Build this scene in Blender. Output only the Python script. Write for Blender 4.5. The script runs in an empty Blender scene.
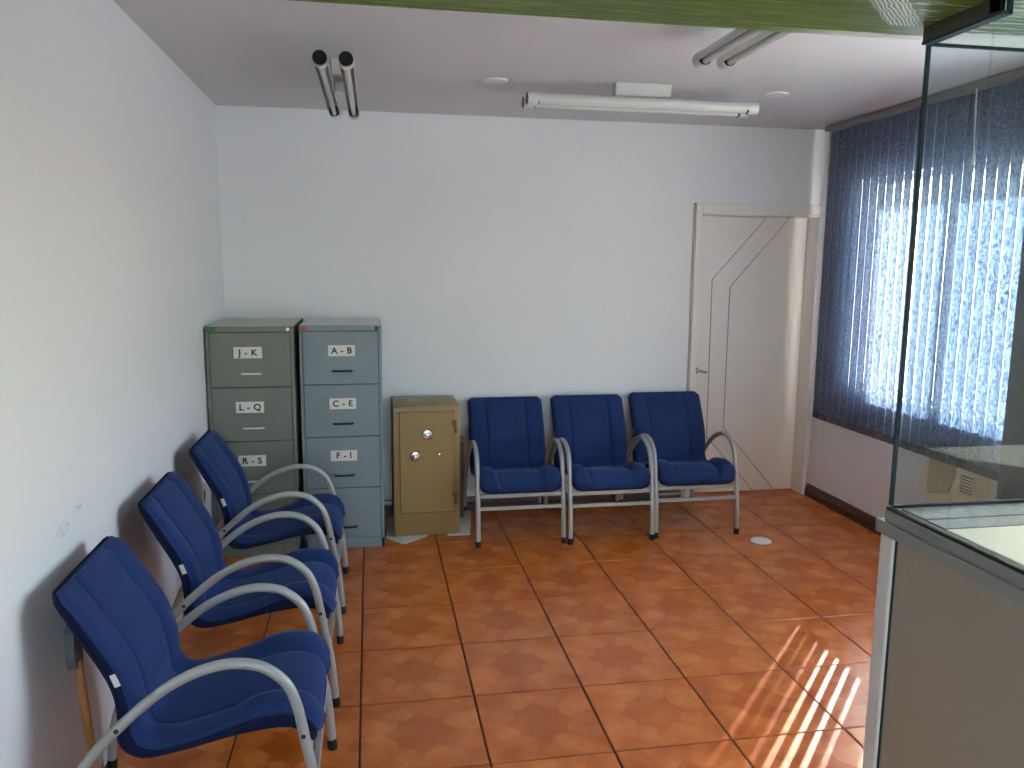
import bpy, bmesh, math, random
from mathutils import Vector, Matrix
random.seed(7)
PI = math.pi
sc = bpy.context.scene
COL = sc.collection

# ------------------------------------------------------------------ camera, sky, sun, exposure
# metres; x from the left wall to the window wall, y = 0 at the back wall (negative towards the camera), z up
CAM = Vector((0.888, -5.199, 1.649))
PITCH, YAW, ROLL = 0.1495, 0.1758, 0.0087
cd = bpy.data.cameras.new('camera'); cam = bpy.data.objects.new('camera', cd); COL.objects.link(cam)
cd.sensor_fit = 'HORIZONTAL'; cd.sensor_width = 36.0; cd.lens = 798.98 / 1024 * 36.0
cd.clip_start = 0.02; cd.clip_end = 200
fw = Vector((math.sin(YAW)*math.cos(PITCH), math.cos(YAW)*math.cos(PITCH), -math.sin(PITCH)))
rt = Vector((math.cos(YAW), -math.sin(YAW), 0)); up = rt.cross(fw)
r2 = rt*math.cos(ROLL) + up*math.sin(ROLL); u2 = -rt*math.sin(ROLL) + up*math.cos(ROLL)
M = Matrix((r2, u2, -fw)).transposed().to_4x4(); M.translation = CAM
cam.matrix_world = M
sc.camera = cam

world = bpy.data.worlds.new('world'); sc.world = world; world.use_nodes = True
wn = world.node_tree.nodes; wl = world.node_tree.links
bg = wn['Background']
sky = wn.new('ShaderNodeTexSky'); sky.sky_type = 'NISHITA'; sky.sun_disc = False
sky.sun_elevation = math.radians(26.3); sky.sun_rotation = math.radians(42.5); sky.air_density = 1.0; sky.dust_density = 2.0
wl.new(sky.outputs[0], bg.inputs[0]); bg.inputs[1].default_value = 0.95

sun_dir = Vector((-0.676*0.8965, -0.737*0.8965, -0.443))
sl = bpy.data.lights.new('sun', 'SUN'); sl.energy = 24.0; sl.angle = math.radians(0.53); sl.color = (1.0, 0.99, 0.97)
so = bpy.data.objects.new('sun', sl); COL.objects.link(so)
so.rotation_euler = sun_dir.to_track_quat('-Z', 'Y').to_euler(); so.location = (8, 4, 6)

vs = sc.view_settings
vs.view_transform = 'Standard'; vs.look = 'None'; vs.gamma = 1.0; vs.use_curve_mapping = False
vs.exposure = 1.66
try:
    sc.cycles.max_bounces = 12; sc.cycles.diffuse_bounces = 7; sc.cycles.glossy_bounces = 5
    sc.cycles.transparent_max_bounces = 16; sc.cycles.transmission_bounces = 8
    sc.cycles.use_denoising = True
    sc.cycles.sample_clamp_indirect = 8.0
    sc.cycles.caustics_reflective = False; sc.cycles.caustics_refractive = False
except Exception:
    pass

# ------------------------------------------------------------------ node helpers
def s2l(c):
    return tuple(((v/255)/12.92 if v/255 <= 0.04045 else ((v/255+0.055)/1.055)**2.4) for v in c)

class NT:
    def __init__(self, name):
        self.m = bpy.data.materials.new(name); self.m.use_nodes = True
        self.t = self.m.node_tree; self.n = self.t.nodes; self.l = self.t.links
        self.p = self.n['Principled BSDF']; self.out = self.n['Material Output']
    def new(self, kind, **kw):
        x = self.n.new(kind)
        for k, v in kw.items(): setattr(x, k, v)
        return x
    def link(self, a, b): self.l.new(a, b)
    def val(self, sock, v):
        if hasattr(v, 'is_output'): self.l.new(v, sock)
        else: sock.default_value = v
    def math(self, op, a, b=0.0, c=0.0, clamp=False):
        x = self.new('ShaderNodeMath', operation=op, use_clamp=clamp)
        self.val(x.inputs[0], a); self.val(x.inputs[1], b); self.val(x.inputs[2], c)
        return x.outputs[0]
    def mix(self, f, a, b, blend='MIX'):
        x = self.new('ShaderNodeMix', data_type='RGBA', blend_type=blend)
        self.val(x.inputs[0], f)
        self.val(x.inputs[6], a if hasattr(a, 'is_output') else (*a, 1)); self.val(x.inputs[7], b if hasattr(b, 'is_output') else (*b, 1))
        return x.outputs[2]
    def coords(self, which='Object'):
        return self.new('ShaderNodeTexCoord').outputs[which]
    def xyz(self, v):
        x = self.new('ShaderNodeSeparateXYZ'); self.link(v, x.inputs[0]); return x.outputs
    def noise(self, vec, scale, detail=3.0, rough=0.55, dist=0.0):
        x = self.new('ShaderNodeTexNoise'); self.link(vec, x.inputs['Vector'])
        x.inputs['Scale'].default_value = scale; x.inputs['Detail'].default_value = detail
        x.inputs['Roughness'].default_value = rough; x.inputs['Distortion'].default_value = dist
        return x.outputs['Fac']
    def ramp(self, f, stops):
        x = self.new('ShaderNodeValToRGB'); self.link(f, x.inputs[0])
        e = x.color_ramp.elements
        while len(e) < len(stops): e.new(0.5)
        for q, (pos, c) in zip(e, stops):
            q.position = pos; q.color = (*c, 1) if len(c) == 3 else c
        return x.outputs[0]
    def mrange(self, v, a, b, c=0.0, d=1.0, smooth=True):
        x = self.new('ShaderNodeMapRange', interpolation_type='SMOOTHSTEP' if smooth else 'LINEAR')
        self.link(v, x.inputs[0])
        for i, q in enumerate((a, b, c, d)): x.inputs[1+i].default_value = q
        return x.outputs[0]
    def bump(self, h, strength=0.2, dist=0.01):
        x = self.new('ShaderNodeBump'); x.inputs['Strength'].default_value = strength; x.inputs['Distance'].default_value = dist
        self.link(h, x.inputs['Height']); self.link(x.outputs[0], self.p.inputs['Normal'])
    def base(self, c): self.val(self.p.inputs['Base Color'], c if hasattr(c, 'is_output') else (*c, 1))
    def rough(self, r): self.val(self.p.inputs['Roughness'], r)

def mat_simple(name, rgb, rough=0.5, metal=0.0, var=0.06, scale=30.0, bump=0.0, bscale=200.0, spec=0.5, coat=0.0):
    t = NT(name); c = t.coords()
    lin = s2l(rgb)
    f = t.noise(c, scale, 4)
    t.base(t.mix(f, tuple(v*(1-var) for v in lin), tuple(min(1, v*(1+var)) for v in lin)))
    t.rough(t.mrange(t.noise(c, scale*1.7, 3), 0.3, 0.7, max(0.02, rough-0.06), min(1, rough+0.06)))
    t.p.inputs['Metallic'].default_value = metal
    t.p.inputs['Specular IOR Level'].default_value = spec
    t.p.inputs['Coat Weight'].default_value = coat
    if bump: t.bump(t.noise(c, bscale, 3), bump, 0.002)
    return t.m

def plain(name, rgb, rough):
    t = NT(name); c = t.coords(); lin = s2l(rgb)
    t.base(t.mix(t.noise(c, 2.0, 3), tuple(v*0.97 for v in lin), lin)); t.rough(rough)
    t.bump(t.noise(c, 5, 2), 0.03, 0.006)
    return t.m

def mat_wall(name, rgb, rough=0.55, marks=()):
    t = NT(name); c = t.coords()
    lin = s2l(rgb)
    f = t.noise(c, 1.6, 5, 0.6)
    a = t.mix(f, tuple(v*0.955 for v in lin), tuple(min(1, v*1.02) for v in lin))
    sp = t.mrange(t.noise(c, 9, 4, 0.65), 0.70, 0.78)
    a = t.mix(t.math('MULTIPLY', sp, 0.08), a, s2l((150, 142, 132)))
    for (my, mz, ry, rz_, mc) in marks:      # scuffs and pen marks at their places on the wall
        X = t.xyz(c)
        e = t.math('ADD', t.math('POWER', t.math('DIVIDE', t.math('SUBTRACT', X[1], my), ry), 2.0), t.math('POWER', t.math('DIVIDE', t.math('SUBTRACT', X[2], mz), rz_), 2.0))
        k = t.math('MULTIPLY', t.math('LESS_THAN', e, 1.0), t.mrange(t.noise(c, 130, 3, 0.6), 0.50, 0.56))
        a = t.mix(t.math('MULTIPLY', k, 0.4), a, s2l(mc))
    t.base(a)
    t.rough(rough); t.p.inputs['Specular IOR Level'].default_value = 0.35
    h = t.math('ADD', t.math('MULTIPLY', t.noise(c, 7, 3), 1.0), t.math('MULTIPLY', t.noise(c, 90, 3), 0.25))
    t.bump(h, 0.16, 0.01)
    return t.m

# ------------------------------------------------------------------ mesh helpers
def finish(o, smooth=None):
    me = o.data
    if smooth is not None:
        for p in me.polygons: p.use_smooth = True
        try:
            me.set_sharp_from_angle(angle=math.radians(smooth))
        except Exception:
            pass

def obj(name, bm, mats, parent=None, smooth=None, loc=None):
    me = bpy.data.meshes.new(name); bmesh.ops.recalc_face_normals(bm, faces=bm.faces[:]); bm.to_mesh(me); bm.free()
    for m in (mats if isinstance(mats, (list, tuple)) else [mats]): me.materials.append(m)
    o = bpy.data.objects.new(name, me); COL.objects.link(o)
    if parent: o.parent = parent
    if loc: o.location = loc
    finish(o, smooth)
    return o

def tag(o, label=None, cat=None, group=None, kind=None):
    if label: o['label'] = label
    if cat: o['category'] = cat
    if group: o['group'] = group
    if kind: o['kind'] = kind
    return o

def thing(name, label, cat, loc=(0, 0, 0), rz=0.0, group=None):
    o = bpy.data.objects.new(name, None); COL.objects.link(o); o.empty_display_size = 0.1
    o.location = loc; o.rotation_euler = (0, 0, rz)
    return tag(o, label, cat, group)

def box(bm, x0, x1, y0, y1, z0, z1, bev=0.0, mat=0, seg=1):
    r = bmesh.ops.create_cube(bm, size=1.0)
    vs_ = r['verts']
    for v in vs_:
        v.co = Vector(((x0+x1)/2 + v.co.x*(x1-x0), (y0+y1)/2 + v.co.y*(y1-y0), (z0+z1)/2 + v.co.z*(z1-z0)))
    es = list({e for v in vs_ for e in v.link_edges}); fs = list({f for v in vs_ for f in v.link_faces})
    for f in fs: f.material_index = mat
    if bev:
        r = bmesh.ops.bevel(bm, geom=es, offset=bev, segments=seg, profile=0.5, affect='EDGES', clamp_overlap=True)
        for f in r['faces']: f.material_index = mat
    return bm

def boxes(*args, **kw):
    bm = bmesh.new()
    for a in args: box(bm, *a, **kw)
    return bm

def catmull(pts, n=6):
    pts = [Vector(p) for p in pts]; out = []
    P = [2*pts[0]-pts[1]] + pts + [2*pts[-1]-pts[-2]]
    for i in range(1, len(P)-2):
        p0, p1, p2, p3 = P[i-1:i+3]
        for k in range(n):
            t = k/n
            out.append(0.5*((2*p1)+(-p0+p2)*t+(2*p0-5*p1+4*p2-p3)*t*t+(-p0+3*p1-3*p2+p3)*t**3))
    out.append(pts[-1]); return out

def tube(bm, pts, r, seg=10, mat=0, closed=False, cap=True):
    pts = [Vector(p) for p in pts]; n = len(pts); rings = []
    prev = None
    for i, p in enumerate(pts):
        a = pts[(i-1) % n] if (closed or i > 0) else pts[0]
        b = pts[(i+1) % n] if (closed or i < n-1) else pts[-1]
        t = (b-a).normalized()
        if prev is None:
            ref = Vector((0, 0, 1)) if abs(t.z) < 0.9 else Vector((0, 1, 0))
            u = t.cross(ref).normalized()
        else:
            u = (prev - t*prev.dot(t)).normalized()
        prev = u; w = t.cross(u)
        rr = r[i] if isinstance(r, (list, tuple)) else r
        rings.append([bm.verts.new(p + (u*math.cos(2*PI*k/seg) + w*math.sin(2*PI*k/seg))*rr) for k in range(seg)])
    m = n if closed else n-1
    for i in range(m):
        A, B = rings[i], rings[(i+1) % n]
        off = 0
        if closed and i == n-1:
            off = min(range(seg), key=lambda q: (A[0].co-B[q].co).length)
        for k in range(seg):
            f = bm.faces.new((A[k], A[(k+1) % seg], B[(k+1+off) % seg], B[(k+off) % seg])); f.material_index = mat
    if cap and not closed:
        bm.faces.new(rings[0][::-1]).material_index = mat; bm.faces.new(rings[-1]).material_index = mat
    return bm

def lathe(bm, prof, seg=24, center=(0, 0, 0), axis='Z', mat=0):
    c = Vector(center); rings = []
    for r, h in prof:
        ring = []
        for k in range(seg):
            a = 2*PI*k/seg; x, y = r*math.cos(a), r*math.sin(a)
            v = {'Z': Vector((x, y, h)), 'Y': Vector((x, h, y)), 'X': Vector((h, x, y))}[axis]
            ring.append(bm.verts.new(c+v))
        rings.append(ring)
    for A, B in zip(rings, rings[1:]):
        for k in range(seg):
            bm.faces.new((A[k], A[(k+1) % seg], B[(k+1) % seg], B[k])).material_index = mat
    bm.faces.new(rings[0]).material_index = mat; bm.faces.new(rings[-1]).material_index = mat
    return bm

def prism(bm, poly, d0, d1, plane='XZ', mat=0):
    def v(a, b, d): return {'XZ': (a, d, b), 'YZ': (d, a, b), 'XY': (a, b, d)}[plane]
    A = [bm.verts.new(v(a, b, d0)) for a, b in poly]; B = [bm.verts.new(v(a, b, d1)) for a, b in poly]
    n = len(poly)
    bm.faces.new(A).material_index = mat; bm.faces.new(B[::-1]).material_index = mat
    for k in range(n): bm.faces.new((A[k], B[k], B[(k+1) % n], A[(k+1) % n])).material_index = mat
    return bm

def struct(name, bm, m, parent=None, smooth=None, label=None):
    o = obj(name, bm, m, parent, smooth)
    if parent is None:
        tag(o, label, None, None, 'structure')
    return o

def copy_tree(o, parent=None):
    c = o.copy(); COL.objects.link(c)
    if parent: c.parent = parent
    for ch in list(o.children): copy_tree(ch, c)
    return c

def lettering(name, text, size, loc, rot, mat, parent, bold=0.0, sx=1.0):
    cu = bpy.data.curves.new(name, 'FONT'); cu.body = text; cu.size = size; cu.align_x = 'CENTER'; cu.align_y = 'CENTER'
    cu.extrude = 0.0003; cu.offset = bold; cu.space_character = 1.1
    cu.materials.append(mat)
    tmp = bpy.data.objects.new('text_source', cu)
    me = bpy.data.meshes.new_from_object(tmp); bpy.data.objects.remove(tmp)
    if not me.materials: me.materials.append(mat)
    o = bpy.data.objects.new(name, me); COL.objects.link(o); o.parent = parent
    o.location = loc; o.rotation_euler = rot; o.scale = (sx, 1, 1)
    return o

# ------------------------------------------------------------------ materials
M_wall = mat_wall('painted_wall', (230, 233, 236))
M_wall_left = mat_wall('painted_wall_scuffed', (230, 233, 236), 0.55, [(-2.655, 0.902, 0.035, 0.014, (60, 84, 110)), (-2.78, 0.875, 0.05, 0.02, (140, 140, 140)), (-1.75, 0.93, 0.012, 0.008, (90, 90, 100))])
M_ceil = mat_wall('painted_ceiling', (210, 209, 213), 0.6)
M_dark_wall = mat_wall('grey_wall', (112, 120, 122), 0.5)
M_white = plain('white_gloss_paint', (232, 229, 222), 0.35)
M_door = plain('door_white_paint', (238, 233, 226), 0.27)
M_arch = plain('aged_cream_paint', (196, 184, 156), 0.5)
M_groove = mat_simple('door_groove', (120, 108, 96), 0.7)
M_base = plain('brown_baseboard', (70, 44, 36), 0.3)
M_grout = mat_simple('grout', (52, 34, 25), 0.9, var=0.25, scale=25)
M_alu = mat_simple('satin_aluminium', (150, 152, 150), 0.38, metal=0.85, var=0.05, scale=40)
M_chan = mat_simple('grey_channel', (128, 130, 127), 0.5, metal=0.2)
M_alu_dark = mat_simple('dark_aluminium', (92, 88, 80), 0.45, metal=0.7, var=0.08)
M_frame = mat_simple('silver_tube_paint', (168, 168, 164), 0.38, metal=0.25, var=0.06, scale=60)
M_chrome = mat_simple('chrome', (205, 205, 202), 0.22, metal=1.0, var=0.03)
M_black = mat_simple('black_plastic', (16, 16, 18), 0.4)
M_rubber = mat_simple('black_rubber', (18, 18, 18), 0.7)
M_tagw = mat_simple('white_tag', (225, 222, 212), 0.7)
M_lamp = plain('white_enamel', (202, 203, 200), 0.35)
M_tubeglass = plain('phosphor_tube', (200, 202, 202), 0.2)
M_paper = mat_simple('paper', (222, 220, 212), 0.75, var=0.04, scale=10)
M_ink = mat_simple('black_ink', (20, 20, 22), 0.6)
M_wood = mat_simple('pine_pole', (178, 128, 78), 0.55, var=0.2, scale=15)
M_greyplastic = mat_simple('grey_green_plastic', (96, 106, 104), 0.5)
M_cream = mat_simple('cream_laminate', (222, 216, 192), 0.5, var=0.03, scale=8)
M_lam_grey = mat_simple('grey_laminate', (134, 135, 130), 0.42, var=0.05, scale=30)
M_panel = mat_simple('beige_panel', (152, 140, 125), 0.45, var=0.05, scale=120)
M_post = mat_simple('pale_post', (205, 202, 196), 0.35, var=0.04)
M_ac = mat_simple('ivory_plastic', (236, 226, 196), 0.4, var=0.04)
M_acdark = mat_simple('shadow_plastic', (52, 44, 38), 0.6)
M_acmesh = mat_simple('grille_backing', (92, 86, 72), 0.6)
M_disc = mat_simple('white_cover_plate', (226, 224, 218), 0.4, var=0.02)

def mat_metalpaint(name, rgb):
    t = NT(name); c = t.coords(); lin = s2l(rgb)
    f = t.noise(c, 5, 5, 0.6)
    a = t.mix(f, tuple(v*0.88 for v in lin), tuple(v*1.10 for v in lin))
    sc_ = t.mrange(t.noise(c, 28, 4, 0.7, 0.4), 0.70, 0.76)
    a = t.mix(t.math('MULTIPLY', sc_, 0.45), a, tuple(v*0.45 for v in lin))
    t.base(a); t.rough(t.mrange(t.noise(c, 12, 3), 0.3, 0.7, 0.34, 0.5))
    t.bump(t.noise(c, 60, 3), 0.04, 0.002)
    return t.m
M_cabg = mat_metalpaint('olive_grey_enamel', (116, 120, 110))
M_cabb = mat_metalpaint('blue_grey_enamel', (120, 137, 142))
M_cabgt = plain('olive_grey_top_lit', (172, 172, 160), 0.3)  # lighter copies of the enamels, with the light on the tops painted in
M_cabbt = plain('blue_grey_top_lit', (196, 200, 194), 0.3)
M_handle = plain('bright_handle', (228, 228, 222), 0.35)
M_cabdark = mat_simple('cabinet_shadow_gap', (30, 32, 31), 0.7)
M_safe = mat_metalpaint('ochre_safe_enamel', (148, 122, 76))
M_hinge = mat_simple('worn_hinge', (112, 88, 50), 0.45, var=0.3, scale=90)
M_safedark = mat_simple('safe_seam', (44, 34, 22), 0.8)
M_greentape = mat_simple('green_tape', (52, 120, 66), 0.6)
M_orangetape = mat_simple('orange_tape', (170, 98, 60), 0.6)

def mat_fabric():
    t = NT('blue_woven_fabric'); c = t.coords(); x = t.xyz(c)
    wv = t.new('ShaderNodeTexNoise'); t.link(c, wv.inputs['Vector']); wv.inputs['Scale'].default_value = 420; wv.inputs['Detail'].default_value = 2
    f = t.noise(c, 6, 4, 0.6)
    a = t.mix(f, (0.0115, 0.029, 0.112), (0.018, 0.042, 0.150))
    a = t.mix(t.math('MULTIPLY', wv.outputs['Fac'], 0.35), a, (0.008, 0.022, 0.085))
    t.base(a); t.rough(0.85)
    t.p.inputs['Sheen Weight'].default_value = 0.25; t.p.inputs['Sheen Roughness'].default_value = 0.4
    t.p.inputs['Sheen Tint'].default_value = (0.35, 0.5, 0.9, 1)
    t.p.inputs['Specular IOR Level'].default_value = 0.2
    h = t.math('ADD', t.math('MULTIPLY', t.noise(c, 25, 3), 0.6), t.math('MULTIPLY', wv.outputs['Fac'], 0.25))
    t.bump(h, 0.25, 0.006)
    return t.m
M_fabric = mat_fabric()
M_navy = mat_simple('navy_edge_fabric_shaded', (20, 28, 58), 0.85, var=0.15, scale=60, spec=0.2)  # darker side fabric, its tone also holding the shade on the cushion sides

def mat_tile():
    t = NT('terracotta_tile'); c = t.coords(); X = t.xyz(c)
    oi = t.new('ShaderNodeObjectInfo')
    # marbling offset per tile
    comb = t.new('ShaderNodeCombineXYZ'); t.link(t.math('MULTIPLY', oi.outputs['Random'], 37.0), comb.inputs[0]); t.link(t.math('MULTIPLY', oi.outputs['Random'], 91.0), comb.inputs[1])
    va = t.new('ShaderNodeVectorMath', operation='ADD'); t.link(c, va.inputs[0]); t.link(comb.outputs[0], va.inputs[1])
    n1 = t.noise(va.outputs[0], 8, 3, 0.5, 0.2); n2 = t.noise(va.outputs[0], 42, 4, 0.6, 0.3)
    h = 0.213
    ax = t.math('DIVIDE', t.math('ABSOLUTE', X[0]), h); ay = t.math('DIVIDE', t.math('ABSOLUTE', X[1]), h)
    wob = t.math('MULTIPLY', t.math('SUBTRACT', n2, 0.5), 0.015)
    sm = t.math('ADD', t.math('ADD', ax, ay), wob); mx = t.math('MAXIMUM', ax, ay); mn = t.math('MINIMUM', ax, ay); df = t.math('SUBTRACT', mx, mn)
    star = t.math('MAXIMUM', t.math('LESS_THAN', sm, 0.62), t.math('LESS_THAN', t.math('ADD', mx, wob), 0.40))
    # pale parallelograms round the star, alternately lighter in tone, and a diagonal ray into each corner
    ring = t.math('LESS_THAN', t.math('ADD', mx, t.math('MULTIPLY', mn, 0.42)), 0.92)
    sgn = t.math('GREATER_THAN', t.math('MULTIPLY', t.math('MULTIPLY', X[0], X[1]), t.math('SUBTRACT', ax, ay)), 0.0)
    ray = t.math('LESS_THAN', t.math('ABSOLUTE', t.math('SUBTRACT', t.math('MULTIPLY', mn, 2.2), mx)), 0.30)
    v = t.math('ADD', 0.50, t.math('MULTIPLY', t.math('SUBTRACT', sgn, 0.5), 0.10))
    v = t.math('ADD', v, t.math('MULTIPLY', ring, 0.10)); v = t.math('ADD', v, t.math('MULTIPLY', ray, 0.10))
    v = t.math('ADD', t.math('MULTIPLY', v, t.math('SUBTRACT', 1.0, star)), t.math('MULTIPLY', star, 0.40))
    v = t.math('ADD', v, t.math('MULTIPLY', t.math('SUBTRACT', n1, 0.5), 0.95))
    v = t.math('ADD', v, t.math('MULTIPLY', t.math('SUBTRACT', oi.outputs['Random'], 0.5), 0.14), clamp=True)
    colr = t.ramp(v, [(0.0, s2l((166, 76, 22))), (0.35, s2l((186, 93, 32))), (0.65, s2l((206, 113, 46))), (1.0, s2l((224, 134, 64)))])
    t.base(colr)
    t.rough(0.25)
    t.p.inputs['Specular IOR Level'].default_value = 0.55
    hh = t.math('ADD', t.math('MULTIPLY', n2, 0.5), t.noise(va.outputs[0], 6, 2))
    t.bump(hh, 0.06, 0.004)
    return t.m
M_tile = mat_tile()

def mat_glass(name, tint=(0.93, 0.965, 0.97)):
    t = NT(name)
    tr = t.new('ShaderNodeBsdfTransparent'); tr.inputs[0].default_value = (*tint, 1)
    gl = t.new('ShaderNodeBsdfGlossy'); gl.inputs['Roughness'].default_value = 0.01
    fr = t.new('ShaderNodeFresnel'); fr.inputs[0].default_value = 1.45
    geo = t.new('ShaderNodeNewGeometry')
    f = t.math('MULTIPLY', fr.outputs[0], t.math('SUBTRACT', 1.0, geo.outputs['Backfacing']))
    mx = t.new('ShaderNodeMixShader'); t.link(f, mx.inputs[0]); t.link(tr.outputs[0], mx.inputs[1]); t.link(gl.outputs[0], mx.inputs[2])
    t.link(mx.outputs[0], t.out.inputs[0])
    return t.m
M_glass = mat_glass('clear_glass')
M_winglass = mat_glass('window_glass', (0.95, 0.97, 0.97))
M_glassedge = mat_simple('green_glass_edge', (38, 58, 62), 0.5, spec=0.25)

def mat_slat():
    t = NT('blind_fabric'); c = t.coords()
    oi = t.new('ShaderNodeObjectInfo'); cb = t.new('ShaderNodeCombineXYZ'); t.link(t.math('MULTIPLY', oi.outputs['Random'], 50.0), cb.inputs[2])
    va = t.new('ShaderNodeVectorMath', operation='ADD'); t.link(c, va.inputs[0]); t.link(cb.outputs[0], va.inputs[1])
    f = t.noise(va.outputs[0], 120, 3, 0.6, 0.6); f2 = t.noise(va.outputs[0], 45, 3, 0.6)
    ff = t.math('ADD', t.math('MULTIPLY', f, 0.6), t.math('MULTIPLY', f2, 0.4))
    cr = t.mix(t.mrange(ff, 0.35, 0.65), s2l((112, 122, 146)), s2l((156, 164, 184)))
    ct = t.mix(t.mrange(ff, 0.36, 0.60), (0.10, 0.145, 0.235), (0.46, 0.52, 0.60))
    d = t.new('ShaderNodeBsdfDiffuse'); t.link(cr, d.inputs[0])
    tl = t.new('ShaderNodeBsdfTranslucent'); t.link(ct, tl.inputs[0])
    mx = t.new('ShaderNodeMixShader'); mx.inputs[0].default_value = 0.5
    t.link(d.outputs[0], mx.inputs[1]); t.link(tl.outputs[0], mx.inputs[2]); t.link(mx.outputs[0], t.out.inputs[0])
    return t.m
M_slat = mat_slat()
M_hem = mat_simple('blind_hem', (92, 96, 108), 0.8, var=0.1, scale=60)

def mat_beam():
    t = NT('green_beam_paint'); c = t.coords(); X = t.xyz(c)
    n = t.noise(c, 5, 5, 0.65); st = t.new('ShaderNodeTexNoise')
    mp = t.new('ShaderNodeMapping'); t.link(c, mp.inputs[0]); mp.inputs['Scale'].default_value = (3, 40, 8); t.link(mp.outputs[0], st.inputs['Vector'])
    st.inputs['Scale'].default_value = 2.2; st.inputs['Detail'].default_value = 5
    g = t.mix(n, s2l((54, 76, 4)), s2l((98, 126, 14)))
    g = t.mix(t.math('MULTIPLY', t.mrange(st.outputs['Fac'], 0.45, 0.75), 0.55), g, s2l((150, 172, 58)))
    # bare pale strip along the far arris, and a combed patch of white filler
    edge = t.math('ADD', X[1], t.math('MULTIPLY', t.math('SUBTRACT', t.noise(c, 14, 4), 0.5), 0.02))
    strip = t.math('MULTIPLY', t.mrange(edge, -3.492, -3.480), t.mrange(X[0], 1.70, 2.0))
    strip2 = t.math('MULTIPLY', t.mrange(edge, -3.535, -3.522), t.mrange(X[0], 2.16, 2.19))
    wob = t.math('MULTIPLY', t.math('SUBTRACT', t.noise(c, 30, 3), 0.5), 0.016)
    u = t.math('ADD', t.math('SUBTRACT', t.math('MULTIPLY', X[0], 0.71), t.math('MULTIPLY', X[1], 0.70)), wob)   # across the comb strokes
    comb = t.mrange(t.math('SINE', t.math('MULTIPLY', u, 2*PI/0.0075)), -0.75, -0.1)
    patch = t.math('MULTIPLY', t.mrange(u, 3.898, 3.906), t.math('SUBTRACT', 1.0, t.mrange(u, 3.958, 3.968)))
    patch = t.math('MULTIPLY', patch, t.math('SUBTRACT', 1.0, t.mrange(edge, -3.552, -3.54)))
    m = t.math('MAXIMUM', t.math('MULTIPLY', patch, comb), t.math('MAXIMUM', strip, strip2))
    smear = t.math('MULTIPLY', t.mrange(u, 3.965, 3.98), t.mrange(st.outputs['Fac'], 0.50, 0.60))
    m = t.math('MAXIMUM', m, t.math('MULTIPLY', smear, 0.7), clamp=True)
    t.base(t.mix(m, g, s2l((214, 222, 212))))
    t.rough(0.34); t.p.inputs['Specular IOR Level'].default_value = 0.3
    t.bump(t.math('ADD', t.math('ADD', n, t.math('MULTIPLY', st.outputs['Fac'], 0.8)), t.math('MULTIPLY', m, 0.8)), 0.35, 0.01)
    return t.m
M_beam = mat_beam()
M_outground = mat_simple('street_concrete', (172, 172, 170), 0.8, var=0.15, scale=2)

# ------------------------------------------------------------------ room shell
W, H, YF = 4.0, 2.57, -8.2
T = 0.2
# floor: grout bed with every tile a piece
S = 0.43
y_tiles = -1.061 - 6*S
fl = struct('floor', boxes((-T, W+T, y_tiles, 0.35, -0.12, -0.0035)), M_grout, label='terracotta tiled floor')
struct('floor_front', boxes((-T, W+T, YF-0.2, y_tiles-0.001, -0.12, 0.0)), M_outground, label='plain grey floor before the beam')  # unseen floor, kept grey so the light it bounces stays cool
gap = 0.0032
tbm = bmesh.new(); box(tbm, -S/2+gap, S/2-gap, -S/2+gap, S/2-gap, -0.012, 0.0, 0.0025)
tile0 = obj('tile', tbm, M_tile, fl)
x_line = 0.8257; y_line = -1.061
first = True
for i in range(-2, 8):
    for j in range(-17, 4):
        cx = x_line + (i+0.5)*S; cy = y_line + (j+0.5)*S
        xa, xb = max(cx-S/2, 0.0), min(cx+S/2, W); ya, yb = max(cy-S/2, YF), min(cy+S/2, 0.0)
        if xb-xa < 0.03 or yb-ya < 0.03 or cy < -3.7: continue
        if xb-xa > S-1e-4 and yb-ya > S-1e-4:
            if first: o = tile0; first = False
            else:
                o = tile0.copy(); COL.objects.link(o); o.parent = fl
            o.location = (cx, cy, 0); o.rotation_euler = (0, 0, random.choice((0, PI/2, PI, 1.5*PI)))
        else:   # cut tile against a wall: same tile, trimmed
            b = bmesh.new(); box(b, xa-cx+gap, xb-cx-gap, ya-cy+gap, yb-cy-gap, -0.012, 0.0, 0.0025)
            obj('tile', b, M_tile, fl, loc=(cx, cy, 0))
# threshold strip of tile inside the door recess
obj('tile', boxes((3.10, 3.965, 0.002, 0.16, -0.012, -0.0005)), M_tile, fl)

struct('ceiling', boxes((-T, W+T, YF, T, H, H+0.15)), M_ceil, label='pale painted ceiling')
struct('wall_left', boxes((-T, 0, YF, T, -0.12, H)), M_wall_left, label='white wall behind the row of chairs')
dx0, dx1, dz1, ddep = 3.10, 3.968, 1.995, 0.14
struct('wall_back', boxes((0, dx0, 0, T, -0.12, H), (dx0, dx1, 0, T, dz1, H), (dx1, W+T, 0, T, -0.12, H), (dx0, dx1, ddep+0.05, T, -0.12, dz1)), M_wall, label='white back wall around the door')
wy0, wy1, wz0, wz1 = -1.90, -0.42, 0.86, 2.20
vy0, vy1, vz0, vz1 = -4.00, -2.25, 1.00, 2.25      # unseen counter-side window right of the frame, added to light the room
struct('wall_right', boxes((W, W+T, YF, vy0, -0.12, H), (W, W+T, vy1, wy0, -0.12, H), (W, W+T, vy0, vy1, -0.12, vz0), (W, W+T, vy0, vy1, vz1, H), (W, W+T, wy1, 0, -0.12, H), (W, W+T, wy0, wy1, -0.12, wz0), (W, W+T, wy0, wy1, wz1, H)), M_wall, label='white window wall')
struct('wall_column', boxes((3.80, W, -2.2, -1.98, 0, H), bev=0.004), M_dark_wall, label='dark grey wall pier beside the blind, seen through the counter glass')
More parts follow.
